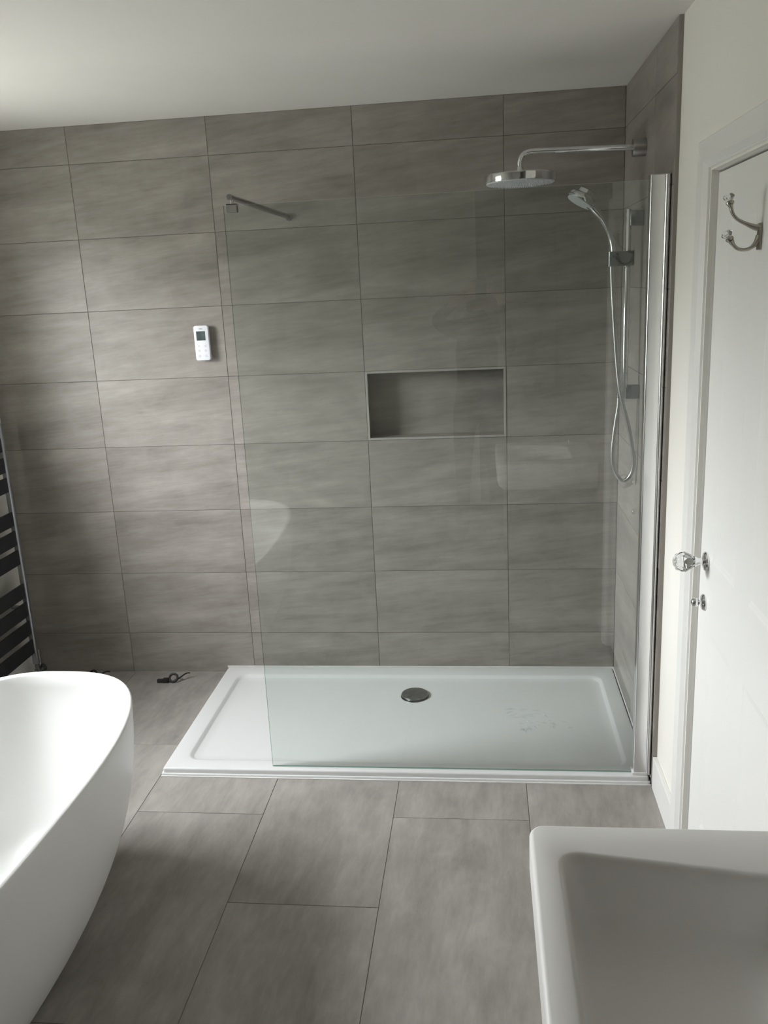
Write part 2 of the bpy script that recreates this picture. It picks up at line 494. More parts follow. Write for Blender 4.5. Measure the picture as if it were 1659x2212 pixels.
# door frame (architrave) and door
bm = new_bm()
AW, AT = 0.078, 0.012
def arch_member(bm, prof, p0, p1, out0, out1):
    """prof: (distance from opening edge, x) ; p0/p1: opening corner (y,z); out: direction (y,z) of increasing distance at each mitre"""
    r0 = [(x, p0[0] + out0[0] * d, p0[1] + out0[1] * d) for d, x in prof]
    r1 = [(x, p1[0] + out1[0] * d, p1[1] + out1[1] * d) for d, x in prof]
    loft(bm, [r0, r1], True, True)
PROF = [(0.0, XR + 0.03), (0.0, XR + 0.016), (0.010, XR - 0.006), (0.012, XR - 0.007), (0.014, XR - 0.006), (0.026, XR - 0.017), (0.060, XR - 0.018), (AW - 0.004, XR - 0.019), (AW, XR - 0.016), (AW, XR + 0.0)]
trim = bpy.data.objects.new('trim_1', None); COL.objects.link(trim); trim.location = (XR, DY0, 0)
struct(trim, 'white moulded door frame around the panel door', 'door frame')
for p0, p1, o0, o1, nm in (((DY0, 0), (DY0, DZ), (1, 0), (1, 1), 'architrave_upright'), ((DY0, DZ), (DY1, DZ), (1, 1), (-1, 1), 'architrave_head'), ((DY1, DZ), (DY1, 0), (-1, 1), (-1, 0), 'architrave_upright')):
    bm = new_bm(); arch_member(bm, PROF, p0, p1, o0, o1); obj(nm, bm, M['gloss'], trim, 25)
DX = XR + 0.018                                    # face of the closed door
bm = new_bm(); box(bm, DX + 0.05, XO, DY0 + 0.01, DY1 - 0.01, 0, DZ + 0.01); obj('door_lining', bm, M['gap'], trim)

door = bpy.data.objects.new('door_1', None); COL.objects.link(door); door.location = (DX, DY0, 0)
struct(door, 'white four-panel door with a crystal knob, closed', 'door')
bm = new_bm()
LY0, LY1, LZ0, LZ1 = DY0 - 0.002, DY1 + 0.003, 0.006, DZ - 0.006
PY = [(-1.43, -1.632), (-1.744, -1.945)]; PZ = [(0.20, 0.80), (1.0, 1.87)]
ys = sorted([LY0, LY1] + [v for p in PY for v in p]); zs = sorted([LZ0, LZ1] + [v for p in PZ for v in p])
for y0, y1 in cells(ys):
    for z0, z1 in cells(zs):
        inp = any(abs(y0 - min(p)) < 1e-6 for p in PY) and any(abs(z0 - p[0]) < 1e-6 for p in PZ)
        if not inp:
            v = [bm.verts.new(q) for q in ((DX, y0, z0), (DX, y1, z0), (DX, y1, z1), (DX, y0, z1))]
            bm.faces.new(v)
        else:
            R = lambda i, x: [(x, y0 + i, z0 + i), (x, y1 - i, z0 + i), (x, y1 - i, z1 - i), (x, y0 + i, z1 - i)]
            loft(bm, [R(0, DX), R(0.006, DX + 0.0014), R(0.014, DX + 0.0024), R(0.018, DX + 0.003)], False, True)
v = [bm.verts.new((DX + 0.044, y, z)) for y, z in ((LY0, LZ0), (LY1, LZ0), (LY1, LZ1), (LY0, LZ1))]
f = [bm.verts.new((DX, y, z)) for y, z in ((LY0, LZ0), (LY1, LZ0), (LY1, LZ1), (LY0, LZ1))]
bm.faces.new(v)
for i in range(4): bm.faces.new((f[i], f[(i + 1) % 4], v[(i + 1) % 4], v[i]))
obj('door_leaf', bm, M['door'], door)
# crystal knob on a chrome rose
KY, KZ = -1.372, 0.985
bm = new_bm(); lathe(bm, [(0.026, 0), (0.027, 0.004), (0.024, 0.008), (0.012, 0.010), (0.010, 0.014)], (DX, KY, KZ), (-1, 0, 0), 32)
rose = obj('knob_rose', bm, M['chrome'], door, 30); rose['label'] = 'round chrome rose'
bm = new_bm(); lathe(bm, [(0.010, 0.012), (0.009, 0.022), (0.014, 0.030), (0.015, 0.034)], (DX, KY, KZ), (-1, 0, 0), 24); obj('knob_neck', bm, M['chrome'], rose, 40)
bm = new_bm()
prof = [(0.012, 0.033), (0.021, 0.044), (0.028, 0.058), (0.028, 0.069), (0.021, 0.083), (0.010, 0.089)]
o, d = Vector((DX, KY, KZ)), Vector((-1, 0, 0))
u, w = frame_from(d)
rings = []
for k, (r, h) in enumerate(prof):
    off = 0.5 * (k % 2)
    rings.append([o + d * h + (u * math.cos(2 * PI * (i + off) / 10) + w * math.sin(2 * PI * (i + off) / 10)) * r for i in range(10)])
vr = [[bm.verts.new(p) for p in r] for r in rings]
for k in range(len(vr) - 1):
    a, b = vr[k], vr[k + 1]
    for i in range(10):
        j = (i + 1) % 10
        if k % 2 == 0:
            bm.faces.new((a[i], a[j], b[i])); bm.faces.new((a[j], b[j], b[i]))
        else:
            bm.faces.new((a[i], b[j], b[i])); bm.faces.new((a[i], a[j], b[j]))
bm.faces.new(list(reversed(vr[0]))); bm.faces.new(vr[-1])
kn = obj('crystal_knob', bm, M['crystal'], door); kn['label'] = 'faceted clear crystal knob'
BY, BZ = -1.368, 0.865
bm = new_bm(); lathe(bm, [(0.023, 0), (0.0235, 0.003), (0.021, 0.007), (0.009, 0.009)], (DX, BY, BZ), (-1, 0, 0), 32)
br = obj('bolt_rose', bm, M['chrome'], door, 30); br['label'] = 'chrome bolt rose below the knob'
bm = new_bm(); lathe(bm, [(0.006, 0.006), (0.0055, 0.014), (0.011, 0.019), (0.0125, 0.025), (0.010, 0.033), (0.004, 0.036)], (DX, BY, BZ), (-1, 0, 0), 24)
obj('bolt_turn', bm, M['chrome'], br, 50)

# ------------------------------------------------------------------ bathtub
TX, TY, TZ = -1.952, -2.036, 0.584
TROT = -0.022
def sup(a, b, z, n=2.6, cnt=112, cx=TX, cy=TY):
    pts = []
    for i in range(cnt):
        t = 2 * PI * i / cnt
        c, s = math.cos(t), math.sin(t)
        x, y = a * math.copysign(abs(c) ** (2 / n), c), b * math.copysign(abs(s) ** (2 / n), s)
        pts.append((cx + x * math.cos(TROT) - y * math.sin(TROT), cy + x * math.sin(TROT) + y * math.cos(TROT), z))
    return pts
tub = thing('bathtub', 'white freestanding oval bathtub with a thin rim and tapered sides', 'bathtub', (TX, TY, 0))
A1, B1, A0, B0, N1, N0 = 0.386, 0.812, 0.226, 0.645, 2.75, 2.1
bm = new_bm()
rings = [sup(A0 - 0.012, B0 - 0.012, 0.0, N0)]
for k in range(0, 17):
    t = k / 16
    q = 1 - (1 - t) ** 2.7
    rings.append(sup(A0 + (A1 - A0) * q, B0 + (B1 - B0) * q, 0.004 + (TZ - 0.010) * t, N0 + (N1 - N0) * t))
rings += [sup(A1 - 0.001, B1 - 0.001, TZ - 0.003, N1), sup(A1 - 0.005, B1 - 0.005, TZ, N1), sup(A1 - 0.018, B1 - 0.018, TZ, N1), sup(A1 - 0.023, B1 - 0.023, TZ - 0.004, N1)]
for k in range(1, 11):
    t = k / 10
    rings.append(sup((A1 - 0.024) - 0.115 * t ** 1.9, (B1 - 0.024) - 0.24 * t ** 1.5, TZ - 0.006 - 0.375 * t, N1 - 0.4 * t))
rings += [sup(0.210, 0.50, TZ - 0.417, 2.4), sup(0.15, 0.40, TZ - 0.434, 2.3), sup(0.05, 0.14, TZ - 0.440, 2.2)]
loft(bm, rings, True, True)
obj('tub_shell', bm, M['tub'], tub, 50)
bm = new_bm(); lathe(bm, [(0.030, 0), (0.030, 0.004), (0.024, 0.008), (0.006, 0.010)], (TX, TY, TZ - 0.4405), (0, 0, 1), 28)
obj('waste_cover', bm, M['chrome'], tub, 30)

# ------------------------------------------------------------------ shower tray
tray = thing('shower_tray', 'large low white rectangular shower tray under the glass screen', 'shower tray', (-0.9, -0.45, 0))
bm = new_bm()
X0, X1, YB, YF, H = -1.80, -0.0015, -0.0015, -0.905, 0.032
def RR(off, z, r):
    return [(x, y, z) for x, y in rrect(X0 + off, X1 - off, YF + off, YB - off, r, 6)]
def IR(off, z, r):
    return [(x, y, z) for x, y in rrect(X0 + 0.078 + off, X1 - 0.068 - off, YF + 0.07 + off, YB - 0.085 - off, r, 6)]
loft(bm, [RR(0, 0, .008), RR(0, .010, .008), RR(.001, .0115, .008), RR(.006, .012, .008), RR(.006, .026, .008), RR(.007, .029, .008), RR(.010, .0315, .008), RR(.014, H, .008),
          IR(-0.004, H, .05), IR(0.002, H - .0015, .048), IR(0.010, H - .010, .045), IR(0.016, H - .0125, .042), IR(0.05, H - .0138, .03), IR(0.30, H - .018, .02)], True, True)
obj('tray_body', bm, M['acrylic'], tray, 40)
DXc, DYc, DZc = -0.885, -0.262, H - 0.0175
bm = new_bm(); lathe(bm, [(0.062, 0), (0.062, 0.002)], (DXc, DYc, DZc), (0, 0, 1), 40)
lathe(bm, [(0.052, 0.002), (0.052, 0.006)], (DXc, DYc, DZc), (0, 0, 1), 40)
lathe(bm, [(0.057, 0.007), (0.0585, 0.010), (0.057, 0.013), (0.040, 0.0155), (0.015, 0.0165), (0.001, 0.0166)], (DXc, DYc, DZc), (0, 0, 1), 40)
M['dome'] = plain('worn_chrome', (0.30, 0.31, 0.31), 0.28, 1.0, var=0.2, vscale=40)
dr = obj('drain_cover', bm, M['dome'], tray, 35); dr['label'] = 'round chrome domed drain cover'
bm = new_bm(); box(bm, X0 + 0.001, X1, -0.0005, -0.0035, H - 0.006, H + 0.004); obj('sealant_bead', bm, M['sealant'], tray)
bm = new_bm(); box(bm, -0.0035, -0.0005, YF + 0.01, YB, H - 0.006, H + 0.004); obj('sealant_bead', bm, M['sealant'], tray)
bm = new_bm(); box(bm, X0, X1 + 0.001, YF - 0.004, YF - 0.0002, 0, 0.004); obj('sealant_bead', bm, M['sealant'], tray)

# ------------------------------------------------------------------ glass screen
GX0, GX1, GY, GZ0, GZ1, GT = -1.374, -0.040, -0.872, H + 0.002, 2.022, 0.008
scr = thing('shower_screen', 'clear glass walk-in shower screen standing on the white tray', 'shower screen', (-0.7, GY, H))
bm = new_bm(); box(bm, GX0, GX1, GY - GT / 2, GY + GT / 2, GZ0, GZ1)
me = mesh_from(bm, 'glass_pane')
M['glass_top'] = plain('glass_edge_highlight', (0.50, 0.56, 0.52), 0.3, var=0.03, vscale=20)  # pale diffuse colour paints the lit highlight along the pane's top edge
me.materials.append(M['screen']); me.materials.append(M['glass_edge']); me.materials.append(M['glass_top'])
for p in me.polygons:
    p.material_index = 0 if abs(p.normal.y) > 0.5 else (2 if p.normal.z > 0.5 else 1)
pane = link('glass_pane', me, None, scr); pane['label'] = 'large clear glass pane with a green tint'
# wall channel: face plate, rounded outer edge, inner edge
bm = new_bm()
prof = [(-0.060, -0.855), (-0.060, -0.886)]
prof += [(-0.0555 - 0.0045 * math.cos(q), -0.8870 - 0.0045 * math.sin(q)) for q in [PI / 2 * k / 6 for k in range(1, 7)]]
prof += [(-0.0175, -0.8915), (-0.0175, -0.8890)]
prof += [(-0.0092 - 0.0078 * math.cos(q), -0.8885 - 0.0078 * math.sin(q)) for q in [PI * k / 14 for k in range(15)]]
prof += [(-0.0008, -0.8850), (-0.0008, -0.855)]
loft(bm, [[(x, y, H + 0.003) for x, y in prof], [(x, y, 2.034) for x, y in prof]], True, True)
ch = obj('wall_channel', bm, M['profile'], scr, 35); ch['label'] = 'polished aluminium wall channel'
bm = new_bm(); box(bm, -0.062, -0.001, -0.8965, -0.853, 2.034, 2.0365); bevel(bm, 0.0006, 1); obj('channel_cap', bm, M['steel'], ch)
bm = new_bm(); box(bm, -0.064, -0.012, -0.894, -0.85, H + 0.0005, H + 0.010); bevel(bm, 0.0008, 1); obj('channel_foot', bm, M['sealant'], ch)
# support bar back to the wall
SX, SZ = -1.349, 2.046
bm = new_bm(); lathe(bm, [(0.0088, 0), (0.0098, 0.0012), (0.0098, 0.884), (0.0096, 0.886)], (SX, -0.888, SZ), (0, 1, 0), 24); bar = obj('support_bar', bm, M['steel'], scr, 40)
bm = new_bm(); lathe(bm, [(0.0145, 0), (0.0145, 0.012), (0.013, 0.014)], (SX, 0.0, SZ), (0, -1, 0), 28); obj('wall_flange', bm, M['steel'], bar, 40)
bm = new_bm(); lathe(bm, [(0.0045, 0), (0.0045, 0.014)], (SX + 0.004, GY, SZ - 0.022), (0, 0, 1), 16); obj('clamp_stem', bm, M['chrome'], bar, 40)
bm = new_bm(); box(bm, SX - 0.012, SX + 0.020, GY - 0.014, GY - GT / 2, SZ - 0.046, SZ - 0.021)
box(bm, SX - 0.012, SX + 0.020, GY + GT / 2, GY + 0.014, SZ - 0.046, SZ - 0.021); box(bm, SX - 0.012, SX + 0.020, GY - 0.014, GY + 0.014, SZ - 0.0235, SZ - 0.020)
cl = obj('glass_clamp', bm, M['profile'], bar)

# ------------------------------------------------------------------ overhead shower
SY = -0.447
ohs = thing('overhead_shower', 'chrome wall arm carrying a wide round overhead shower head', 'shower head', (0.0, SY, 2.172))
bm = new_bm(); lathe(bm, [(0.029, 0), (0.029, 0.040), (0.027, 0.044), (0.014, 0.0445)], (0.0, SY, 2.170), (-1, 0, 0), 40); obj('wall_flange', bm, M['steel'], ohs, 30)
bm = new_bm()
tube(bm, [(-0.040, SY, 2.172), (-0.2, SY, 2.176)] + spline([(-0.366, SY, 2.1795), (-0.395, SY, 2.178), (-0.415, SY, 2.169), (-0.4245, SY, 2.150), (-0.426, SY, 2.125)], 6), 0.0095, 20)
obj('shower_arm', bm, M['chrome'], ohs, 50)
HX, HZ = -0.4245, 2.088
bm = new_bm(); lathe(bm, [(0.013, 0.018), (0.017, 0.023), (0.015, 0.030), (0.012, 0.033), (0.011, 0.042)], (HX, SY, HZ), (0, 0, 1), 28); obj('swivel_joint', bm, M['chrome'], ohs, 40)
bm = new_bm(); lathe(bm, [(0.119, -0.009), (0.1245, -0.008), (0.125, -0.006), (0.125, 0.016), (0.122, 0.019), (0.04, 0.0205), (0.005, 0.021)], (HX, SY, HZ), (0, 0, 1), 72)
hd = obj('shower_head', bm, M['chrome'], ohs, 30)
bm = new_bm(); lathe(bm, [(0.1185, -0.0085), (0.1185, -0.011), (0.10, -0.0135), (0.05, -0.0155), (0.002, -0.016)], (HX, SY, HZ), (0, 0, 1), 64); obj('spray_plate', bm, M['spray'], hd, 40)
bm = new_bm()
for ring, cnt in ((0.11, 44), (0.095, 38), (0.08, 32), (0.065, 26), (0.05, 20), (0.035, 14), (0.02, 8)):
    for i in range(cnt):
        a = 2 * PI * i / cnt
        lathe(bm, [(0.0024, 0), (0.0014, 0.0045)], (HX + ring * math.cos(a), SY + ring * math.sin(a), HZ - 0.0105 - 0.005 * (1 - ring / 0.11)), (0, 0, -1), 6, False, True)
nz = obj('spray_nozzles', bm, M['spray'], hd, 40); nz['kind'] = 'stuff'

# ------------------------------------------------------------------ slide rail, handset, hose
rail = thing('slide_rail', 'vertical chrome shower slide rail on the tiled end wall', 'shower rail', (-0.052, SY, 1.31))
bm = new_bm(); lathe(bm, [(0.0085, 0), (0.0108, 0.002), (0.0108, 0.656), (0.0085, 0.660)], (-0.052, SY, 1.312), (0, 0, 1), 28); obj('rail_bar', bm, M['chrome'], rail, 40)
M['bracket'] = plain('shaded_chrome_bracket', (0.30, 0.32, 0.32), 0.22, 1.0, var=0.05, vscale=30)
for z0, z1 in ((1.915, 1.966), (1.311, 1.362)):
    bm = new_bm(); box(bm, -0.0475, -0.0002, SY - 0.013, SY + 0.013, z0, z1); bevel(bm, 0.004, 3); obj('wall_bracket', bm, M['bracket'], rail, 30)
bm = new_bm()
pr = poly_round([(-0.120, SY - 0.018), (-0.031, SY - 0.018), (-0.031, SY + 0.016), (-0.120, SY + 0.016)], 0.008, 5)
loft(bm, [[(x, y, 1.782) for x, y in pr], [(x, y, 1.784) for x, y in pr], [(x, y, 1.830) for x, y in pr], [(x, y, 1.832) for x, y in pr]], True, True)
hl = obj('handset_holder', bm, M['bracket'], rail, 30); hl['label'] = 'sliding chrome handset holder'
bm = new_bm(); lathe(bm, [(0.013, 0), (0.013, 0.018), (0.011, 0.021)], (-0.045, SY + 0.012, 1.337), (-1, 0, 0), 20)
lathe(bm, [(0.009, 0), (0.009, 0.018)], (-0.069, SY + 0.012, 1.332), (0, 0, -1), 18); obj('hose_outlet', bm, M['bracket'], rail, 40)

hs = thing('hand_shower', 'chrome hand shower with curved handle clipped in the slide rail holder', 'hand shower', (-0.104, SY, 1.832))
path = spline([(-0.103, SY - 0.004, 1.826), (-0.105, SY - 0.004, 1.850), (-0.112, SY - 0.004, 1.880), (-0.126, SY - 0.004, 1.915), (-0.147, SY - 0.004, 1.950), (-0.172, SY - 0.004, 1.980), (-0.186, SY - 0.004, 1.995)], 6)
bm = new_bm(); tube(bm, path, [0.0105, 0.0115, 0.012, 0.0125, 0.014, 0.017, 0.018], 20, True, ((0, 1, 0), 1.15, 0.85)); obj('handle', bm, M['chrome'], hs, 50)
hc = Vector((-0.216, SY - 0.004, 2.007)); hn = Vector((-0.50, -0.10, -0.86)).normalized()
bm = new_bm(); lathe(bm, [(0.004, -0.042), (0.022, -0.041), (0.027, -0.038), (0.028, -0.026), (0.040, -0.022), (0.049, -0.016), (0.0530, -0.008), (0.0535, 0.000), (0.052, 0.004), (0.047, 0.005)], hc, hn, 44); hh = obj('handset_head', bm, M['chrome'], hs, 28)
bm = new_bm(); lathe(bm, [(0.0475, 0.003), (0.0475, 0.0075), (0.038, 0.0095), (0.002, 0.0105)], hc, hn, 40); obj('spray_plate', bm, M['spray'], hh, 40)

hp = [(-0.103, 0.004, 1.800), (-0.105, 0.004, 1.770), (-0.100, 0.002, 1.679), (-0.093, 0, 1.582), (-0.083, -0.004, 1.456), (-0.0735, -0.012, 1.365), (-0.062, -0.016, 1.305), (-0.043, -0.016, 1.236), (-0.029, -0.014, 1.175), (-0.018, -0.012, 1.114), (-0.0135, -0.008, 1.070), (-0.020, -0.004, 1.031), (-0.035, 0.0, 1.008), (-0.054, 0.004, 1.003), (-0.073, 0.008, 1.027), (-0.086, 0.010, 1.066), (-0.089, 0.012, 1.116), (-0.084, 0.013, 1.177), (-0.077, 0.013, 1.237), (-0.071, 0.012, 1.280), (-0.069, 0.012, 1.322)]
path = spline([(x, SY + dy, z) for x, dy, z in hp], 14)
bm = new_bm(); tube(bm, path, [0.0068 + (0.0007 if i % 2 else 0) for i in range(len(path))], 14)
tag(obj('shower_hose', bm, M['hose'], None, 60), 'flexible steel shower hose hanging in a loop below the slide rail', 'shower hose')

# ------------------------------------------------------------------ shower remote on the wall
rem = thing('shower_control', 'white wall-mounted digital shower control with small grey display', 'remote control', (-1.762, 0.0, 1.55))
rx0, rx1, rz0, rz1 = -1.794, -1.729, 1.478, 1.626
bm = new_bm()
R = lambda o, y: [(x, y, z) for x, z in rrect(rx0 + o, rx1 - o, rz0 + o, rz1 - o, 0.010 - min(o, 0.006), 6)]
loft(bm, [R(0.005, 0.0), R(0.003, -0.014), R(0.0, -0.017), R(0.0, -0.028), R(0.0015, -0.0305), R(0.004, -0.0312)], True, True)
body = obj('control_body', bm, M['white_plastic'], rem, 35)
bm = new_bm(); box(bm, -1.783, -1.7435, -0.0310, -0.0317, 1.563, 1.602); obj('display', bm, M['lcd'], rem)
for i, (kx, kz, kr) in enumerate(((-1.776, 1.540, .005), (-1.747, 1.540, .005), (-1.776, 1.520, .0055), (-1.747, 1.520, .0055), (-1.776, 1.497, .006), (-1.747, 1.497, .006))):
    bm = new_bm(); lathe(bm, [(kr, 0), (kr * 0.9, 0.0008)], (kx, -0.0311, kz), (0, -1, 0), 20); obj('button', bm, M['pale_print'], rem, 30)
cu = bpy.data.curves.new('maker_mark', 'FONT'); cu.body = 'mira'; cu.size = 0.0085; cu.align_x = 'CENTER'; cu.align_y = 'CENTER'; cu.extrude = 0.0002
to = bpy.data.objects.new('tmp', cu); COL.objects.link(to)
dg = bpy.context.evaluated_depsgraph_get()
me = bpy.data.meshes.new_from_object(to.evaluated_get(dg)); me.name = 'maker_mark'
bpy.data.objects.remove(to)
me.transform(Matrix.Translation((-1.7615, -0.0314, 1.6125)) @ Matrix.Rotation(PI / 2, 4, 'X'))
link('maker_mark', me, M['print'], rem)

# ------------------------------------------------------------------ towel radiator on the left wall
rad = thing('towel_radiator', 'ladder towel radiator with wide dark flat bars on the left wall', 'radiator', (-2.67, -0.45, 0.12))
BARS = [(1.19, 1.125), (1.099, 1.032), (1.010, 0.944), (0.854, 0.788), (0.766, 0.698), (0.676, 0.607), (0.516, 0.448), (0.426, 0.357), (0.334, 0.267), (0.241, 0.172)]
RX = -2.672
for y in (-0.152, -0.652):
    bm = new_bm(); pr = poly_round([(RX - 0.015, y - 0.013), (RX + 0.013, y - 0.013), (RX + 0.013, y + 0.013), (RX - 0.015, y + 0.013)], 0.008, 4)
    loft(bm, [[(a, b, z) for a, b in pr] for z in (0.115, 0.118, 1.247, 1.25)], True, True)
    rl = obj('upright_rail', bm, M['rail_metal'], rad, 30); rl['label'] = 'grey metal upright rail'
    for zz in (0.3, 1.09):
        bm = new_bm(); lathe(bm, [(0.009, 0), (0.009, 0.065)], (XL, y, zz if zz > 1 else 0.395), (1, 0, 0), 14); obj('wall_peg', bm, M['rail_metal'], rl, 40)
for z1, z0 in BARS:
    bm = new_bm(); box(bm, RX - 0.004, RX + 0.006, -0.140, -0.664, z0, z1); bevel(bm, 0.0025, 2); obj('flat_bar', bm, M['anthracite'], rad)
for y in (-0.152, -0.652):
    bm = new_bm(); lathe(bm, [(0.011, 0), (0.011, 0.03), (0.015, 0.032), (0.015, 0.05), (0.012, 0.052)], (RX, y, 0.118), (0, 0, -1), 20)
    lathe(bm, [(0.012, -0.016), (0.012, 0.018), (0.019, 0.020), (0.020, 0.048), (0.017, 0.052)], (RX, y, 0.072), (0.0, 1.0 if y > -0.4 else -1.0, 0), 22)
    lathe(bm, [(0.008, 0), (0.008, 0.066), (0.020, 0.067), (0.020, 0.071)], (RX, y, 0.0715), (0, 0, -1), 18)
    obj('radiator_valve', bm, M['bracket'], rad, 35)

# ------------------------------------------------------------------ loose black cable stubs on the floor by the wall
def cable_stub(x, y, rz, label):
    t = thing('cable_stub', label, 'cable', (x, y, 0), 'black cable stubs by the back wall')
    mt = Matrix.Translation((x, y, 0)) @ Matrix.Rotation(rz, 4, 'Z')
    bm = new_bm(); box(bm, -0.066, -0.028, -0.008, 0.008, 0.001, 0.017); bevel(bm, 0.003, 2); box(bm, -0.036, -0.012, -0.010, 0.010, 0.002, 0.020)
    bm.transform(mt); obj('plug', bm, M['black'], t)
    bm = new_bm()
    pts = []
    for k in range(34):
        a = -0.6 * PI + k / 33 * 4.4 * PI
        pts.append((0.012 + 0.019 * math.cos(a), 0.004 + 0.010 * math.sin(a), 0.020 + 0.015 * math.sin(a) + 0.002 * (k / 33)))
    pts = [(-0.016, 0, 0.010)] + pts
    tube(bm, spline(pts, 3), 0.0050, 8)
    bm.transform(mt); obj('cable_coil', bm, M['black'], t, 60)
    bm = new_bm(); tube(bm, spline([(0.028, 0.004, 0.012), (0.044, 0.014, 0.020), (0.058, 0.030, 0.026), (0.068, 0.036, 0.029), (0.082, 0.040, 0.028)], 6), 0.0034, 8)
    bm.transform(mt); obj('wire_tail', bm, M['black'], t, 60)
cable_stub(-2.045, -0.110, 0.05, 'small black cable stub on the floor between bathtub and shower tray')
cable_stub(-2.455, -0.075, -0.25, 'small black cable stub behind the bathtub rim, mostly hidden')

# ------------------------------------------------------------------ wash basin
bas = thing('wash_basin', 'white wall-hung rectangular wash basin in the bottom right corner', 'basin', (-0.24, -2.685, 0.74))
bx0, bx1, by0, by1, bz = -0.503, XR - 0.0105, -2.985, -2.384, 0.850
n = 8
out = lambda o, z: [(x, y, z) for x, y in poly_round([(bx0 + o, by0 + o), (bx1 - o * 0.0, by0 + o), (bx1 - o * 0.0, by1 - o), (bx0 + o, by1 - o)], [0.026 - min(o, .012), 0.004, 0.004, 0.026 - min(o, .012)], n)]
bc = [(-0.457, -2.912), (-0.118, -2.868), (-0.118, -2.512), (-0.457, -2.452)]
cx, cy = -0.29, -2.685
def bowl(ox, oy, z, r):
    cs = [(-0.457 + ox, -2.915 + oy), (-0.112 - ox, -2.862 + oy), (-0.112 - ox, -2.508 - oy), (-0.457 + ox, -2.455 - oy)]
    return [(x, y, z) for x, y in poly_round(cs, r, n)]
bm = new_bm()
loft(bm, [out(.07, bz - .150), out(.03, bz - .138), out(.008, bz - .112), out(.001, bz - .085), out(0, bz - .070), out(0, bz - .009), out(.0012, bz - .005), out(.004, bz - .0015), out(.008, bz),
          bowl(-0.006, -0.006, bz, .036), bowl(-0.002, -0.002, bz - .0012, .034), bowl(0.003, 0.003, bz - .006, .034), bowl(0.007, 0.008, bz - .030, .034), bowl(0.012, 0.016, bz - .070, .036), bowl(0.020, 0.028, bz - .100, .040), bowl(0.036, 0.048, bz - .117, .045), bowl(0.07, 0.085, bz - .125, .04), bowl(0.12, 0.14, bz - .128, .03)], True, True)
obj('basin_body', bm, M['ceramic'], bas, 60)
bm = new_bm(); lathe(bm, [(0.030, 0), (0.031, 0.003), (0.026, 0.006), (0.004, 0.0075)], (cx + 0.05, cy - 0.05, bz - 0.1285), (0, 0, 1), 30); obj('basin_waste', bm, M['chrome'], bas, 35)

# ------------------------------------------------------------------ water left on the tray and on the glass
bm = new_bm()
rw = random.Random(3)
def drop(bm, c, u, v, w, a, b, h):
    """flat dome: centre c, in-plane axes u, v, height axis w"""
    c, u, v, w = Vector(c), Vector(u), Vector(v), Vector(w)
    loft(bm, [[c + (u * math.cos(2 * PI * i / 10) * a + v * math.sin(2 * PI * i / 10) * b) * k + w * h * q for i in range(10)] for k, q in ((1, 0), (0.9, 0.5), (0.6, 0.9), (0.15, 1.0))], True, True)
for k in range(46):
    t = rw.random()
    ang = 0.15 + 1.9 * t
    rr = rw.uniform(0.10, 0.19) if k % 3 else rw.uniform(0.0, 0.1)
    x, y = -0.43 + rr * math.cos(ang) * 1.1, -0.56 + rr * math.sin(ang)
    d = ang + PI / 2 + rw.uniform(-0.5, 0.5)
    drop(bm, (x, y, H - 0.0180 + 0.0010), (math.cos(d), math.sin(d), 0), (-math.sin(d), math.cos(d), 0), (0, 0, 1), rw.uniform(0.006, 0.022), rw.uniform(0.002, 0.005), rw.uniform(0.0012, 0.0022))
w = obj('water_drops', bm, M['water'], None, 60); w['kind'] = 'stuff'
tag(w, 'drops and streaks of water left on the white shower tray', 'water')
bm = new_bm()
for x, z, b in ((-0.3065, 1.303, .010), (-0.3060, 1.280, .012), (-0.3040, 1.262, .010), (-0.2990, 1.246, .012), (-0.2930, 1.231, .010), (-0.2755, 1.294, .005), (-0.2730, 1.252, .005), (-0.2725, 1.240, .004), (-0.3060, 1.214, .004)):
    drop(bm, (x, GY - GT / 2 - 0.0001, z), (1, 0, 0), (0.12, 0, 1), (0, -1, 0), 0.0016, b, 0.0012)
w = obj('water_runs', bm, M['water'], None, 60); w['kind'] = 'stuff'
tag(w, 'thin runs of water on the glass screen beside the shower hose', 'water')

# ------------------------------------------------------------------ double coat hook on the door
hk = thing('coat_hook', 'double nickel coat hook with crystal knob ends on the white door', 'coat hook', (DX, -1.672, 1.82))
HYc = -1.672
bm = new_bm(); box(bm, DX, DX - 0.005, HYc - 0.012, HYc + 0.012, 1.790, 1.846); bevel(bm, 0.002, 2); obj('back_plate', bm, M['nickel'], hk)
S = lambda a: spline([(DX + dx, HYc, z) for dx, z in a], 8)
bm = new_bm(); tube(bm, S([(-0.003, 1.836), (-0.014, 1.838), (-0.032, 1.846), (-0.050, 1.856), (-0.060, 1.868), (-0.064, 1.880), (-0.066, 1.887)]), [0.009, 0.007, 0.0045, 0.004, 0.004, 0.0045, 0.007], 14, True, ((0, 1, 0), 1.3, 0.9)); obj('upper_arm', bm, M['nickel'], hk, 50)
bm = new_bm(); tube(bm, S([(-0.002, 1.818), (-0.008, 1.806), (-0.018, 1.796), (-0.032, 1.792), (-0.046, 1.795), (-0.055, 1.803), (-0.061, 1.812)]), [0.009, 0.0065, 0.0045, 0.004, 0.004, 0.0045, 0.007], 14, True, ((0, 1, 0), 1.3, 0.9)); obj('lower_arm', bm, M['nickel'], hk, 50)
for c, ax in (((DX - 0.0665, HYc, 1.889), (-0.25, 0, 1)), ((DX - 0.063, HYc, 1.8145), (-0.6, 0, 1))):
    bm = new_bm(); lathe(bm, [(0.005, -0.004), (0.0085, -0.001), (0.0085, 0.004), (0.006, 0.006)], c, ax, 18); obj('knob_cup', bm, M['nickel'], hk, 40)
    bm = new_bm(); lathe(bm, [(0.005, 0.005), (0.009, 0.008), (0.0125, 0.013), (0.0125, 0.016), (0.008, 0.020)], c, ax, 8); obj('crystal_knob', bm, M['crystal'], hk)

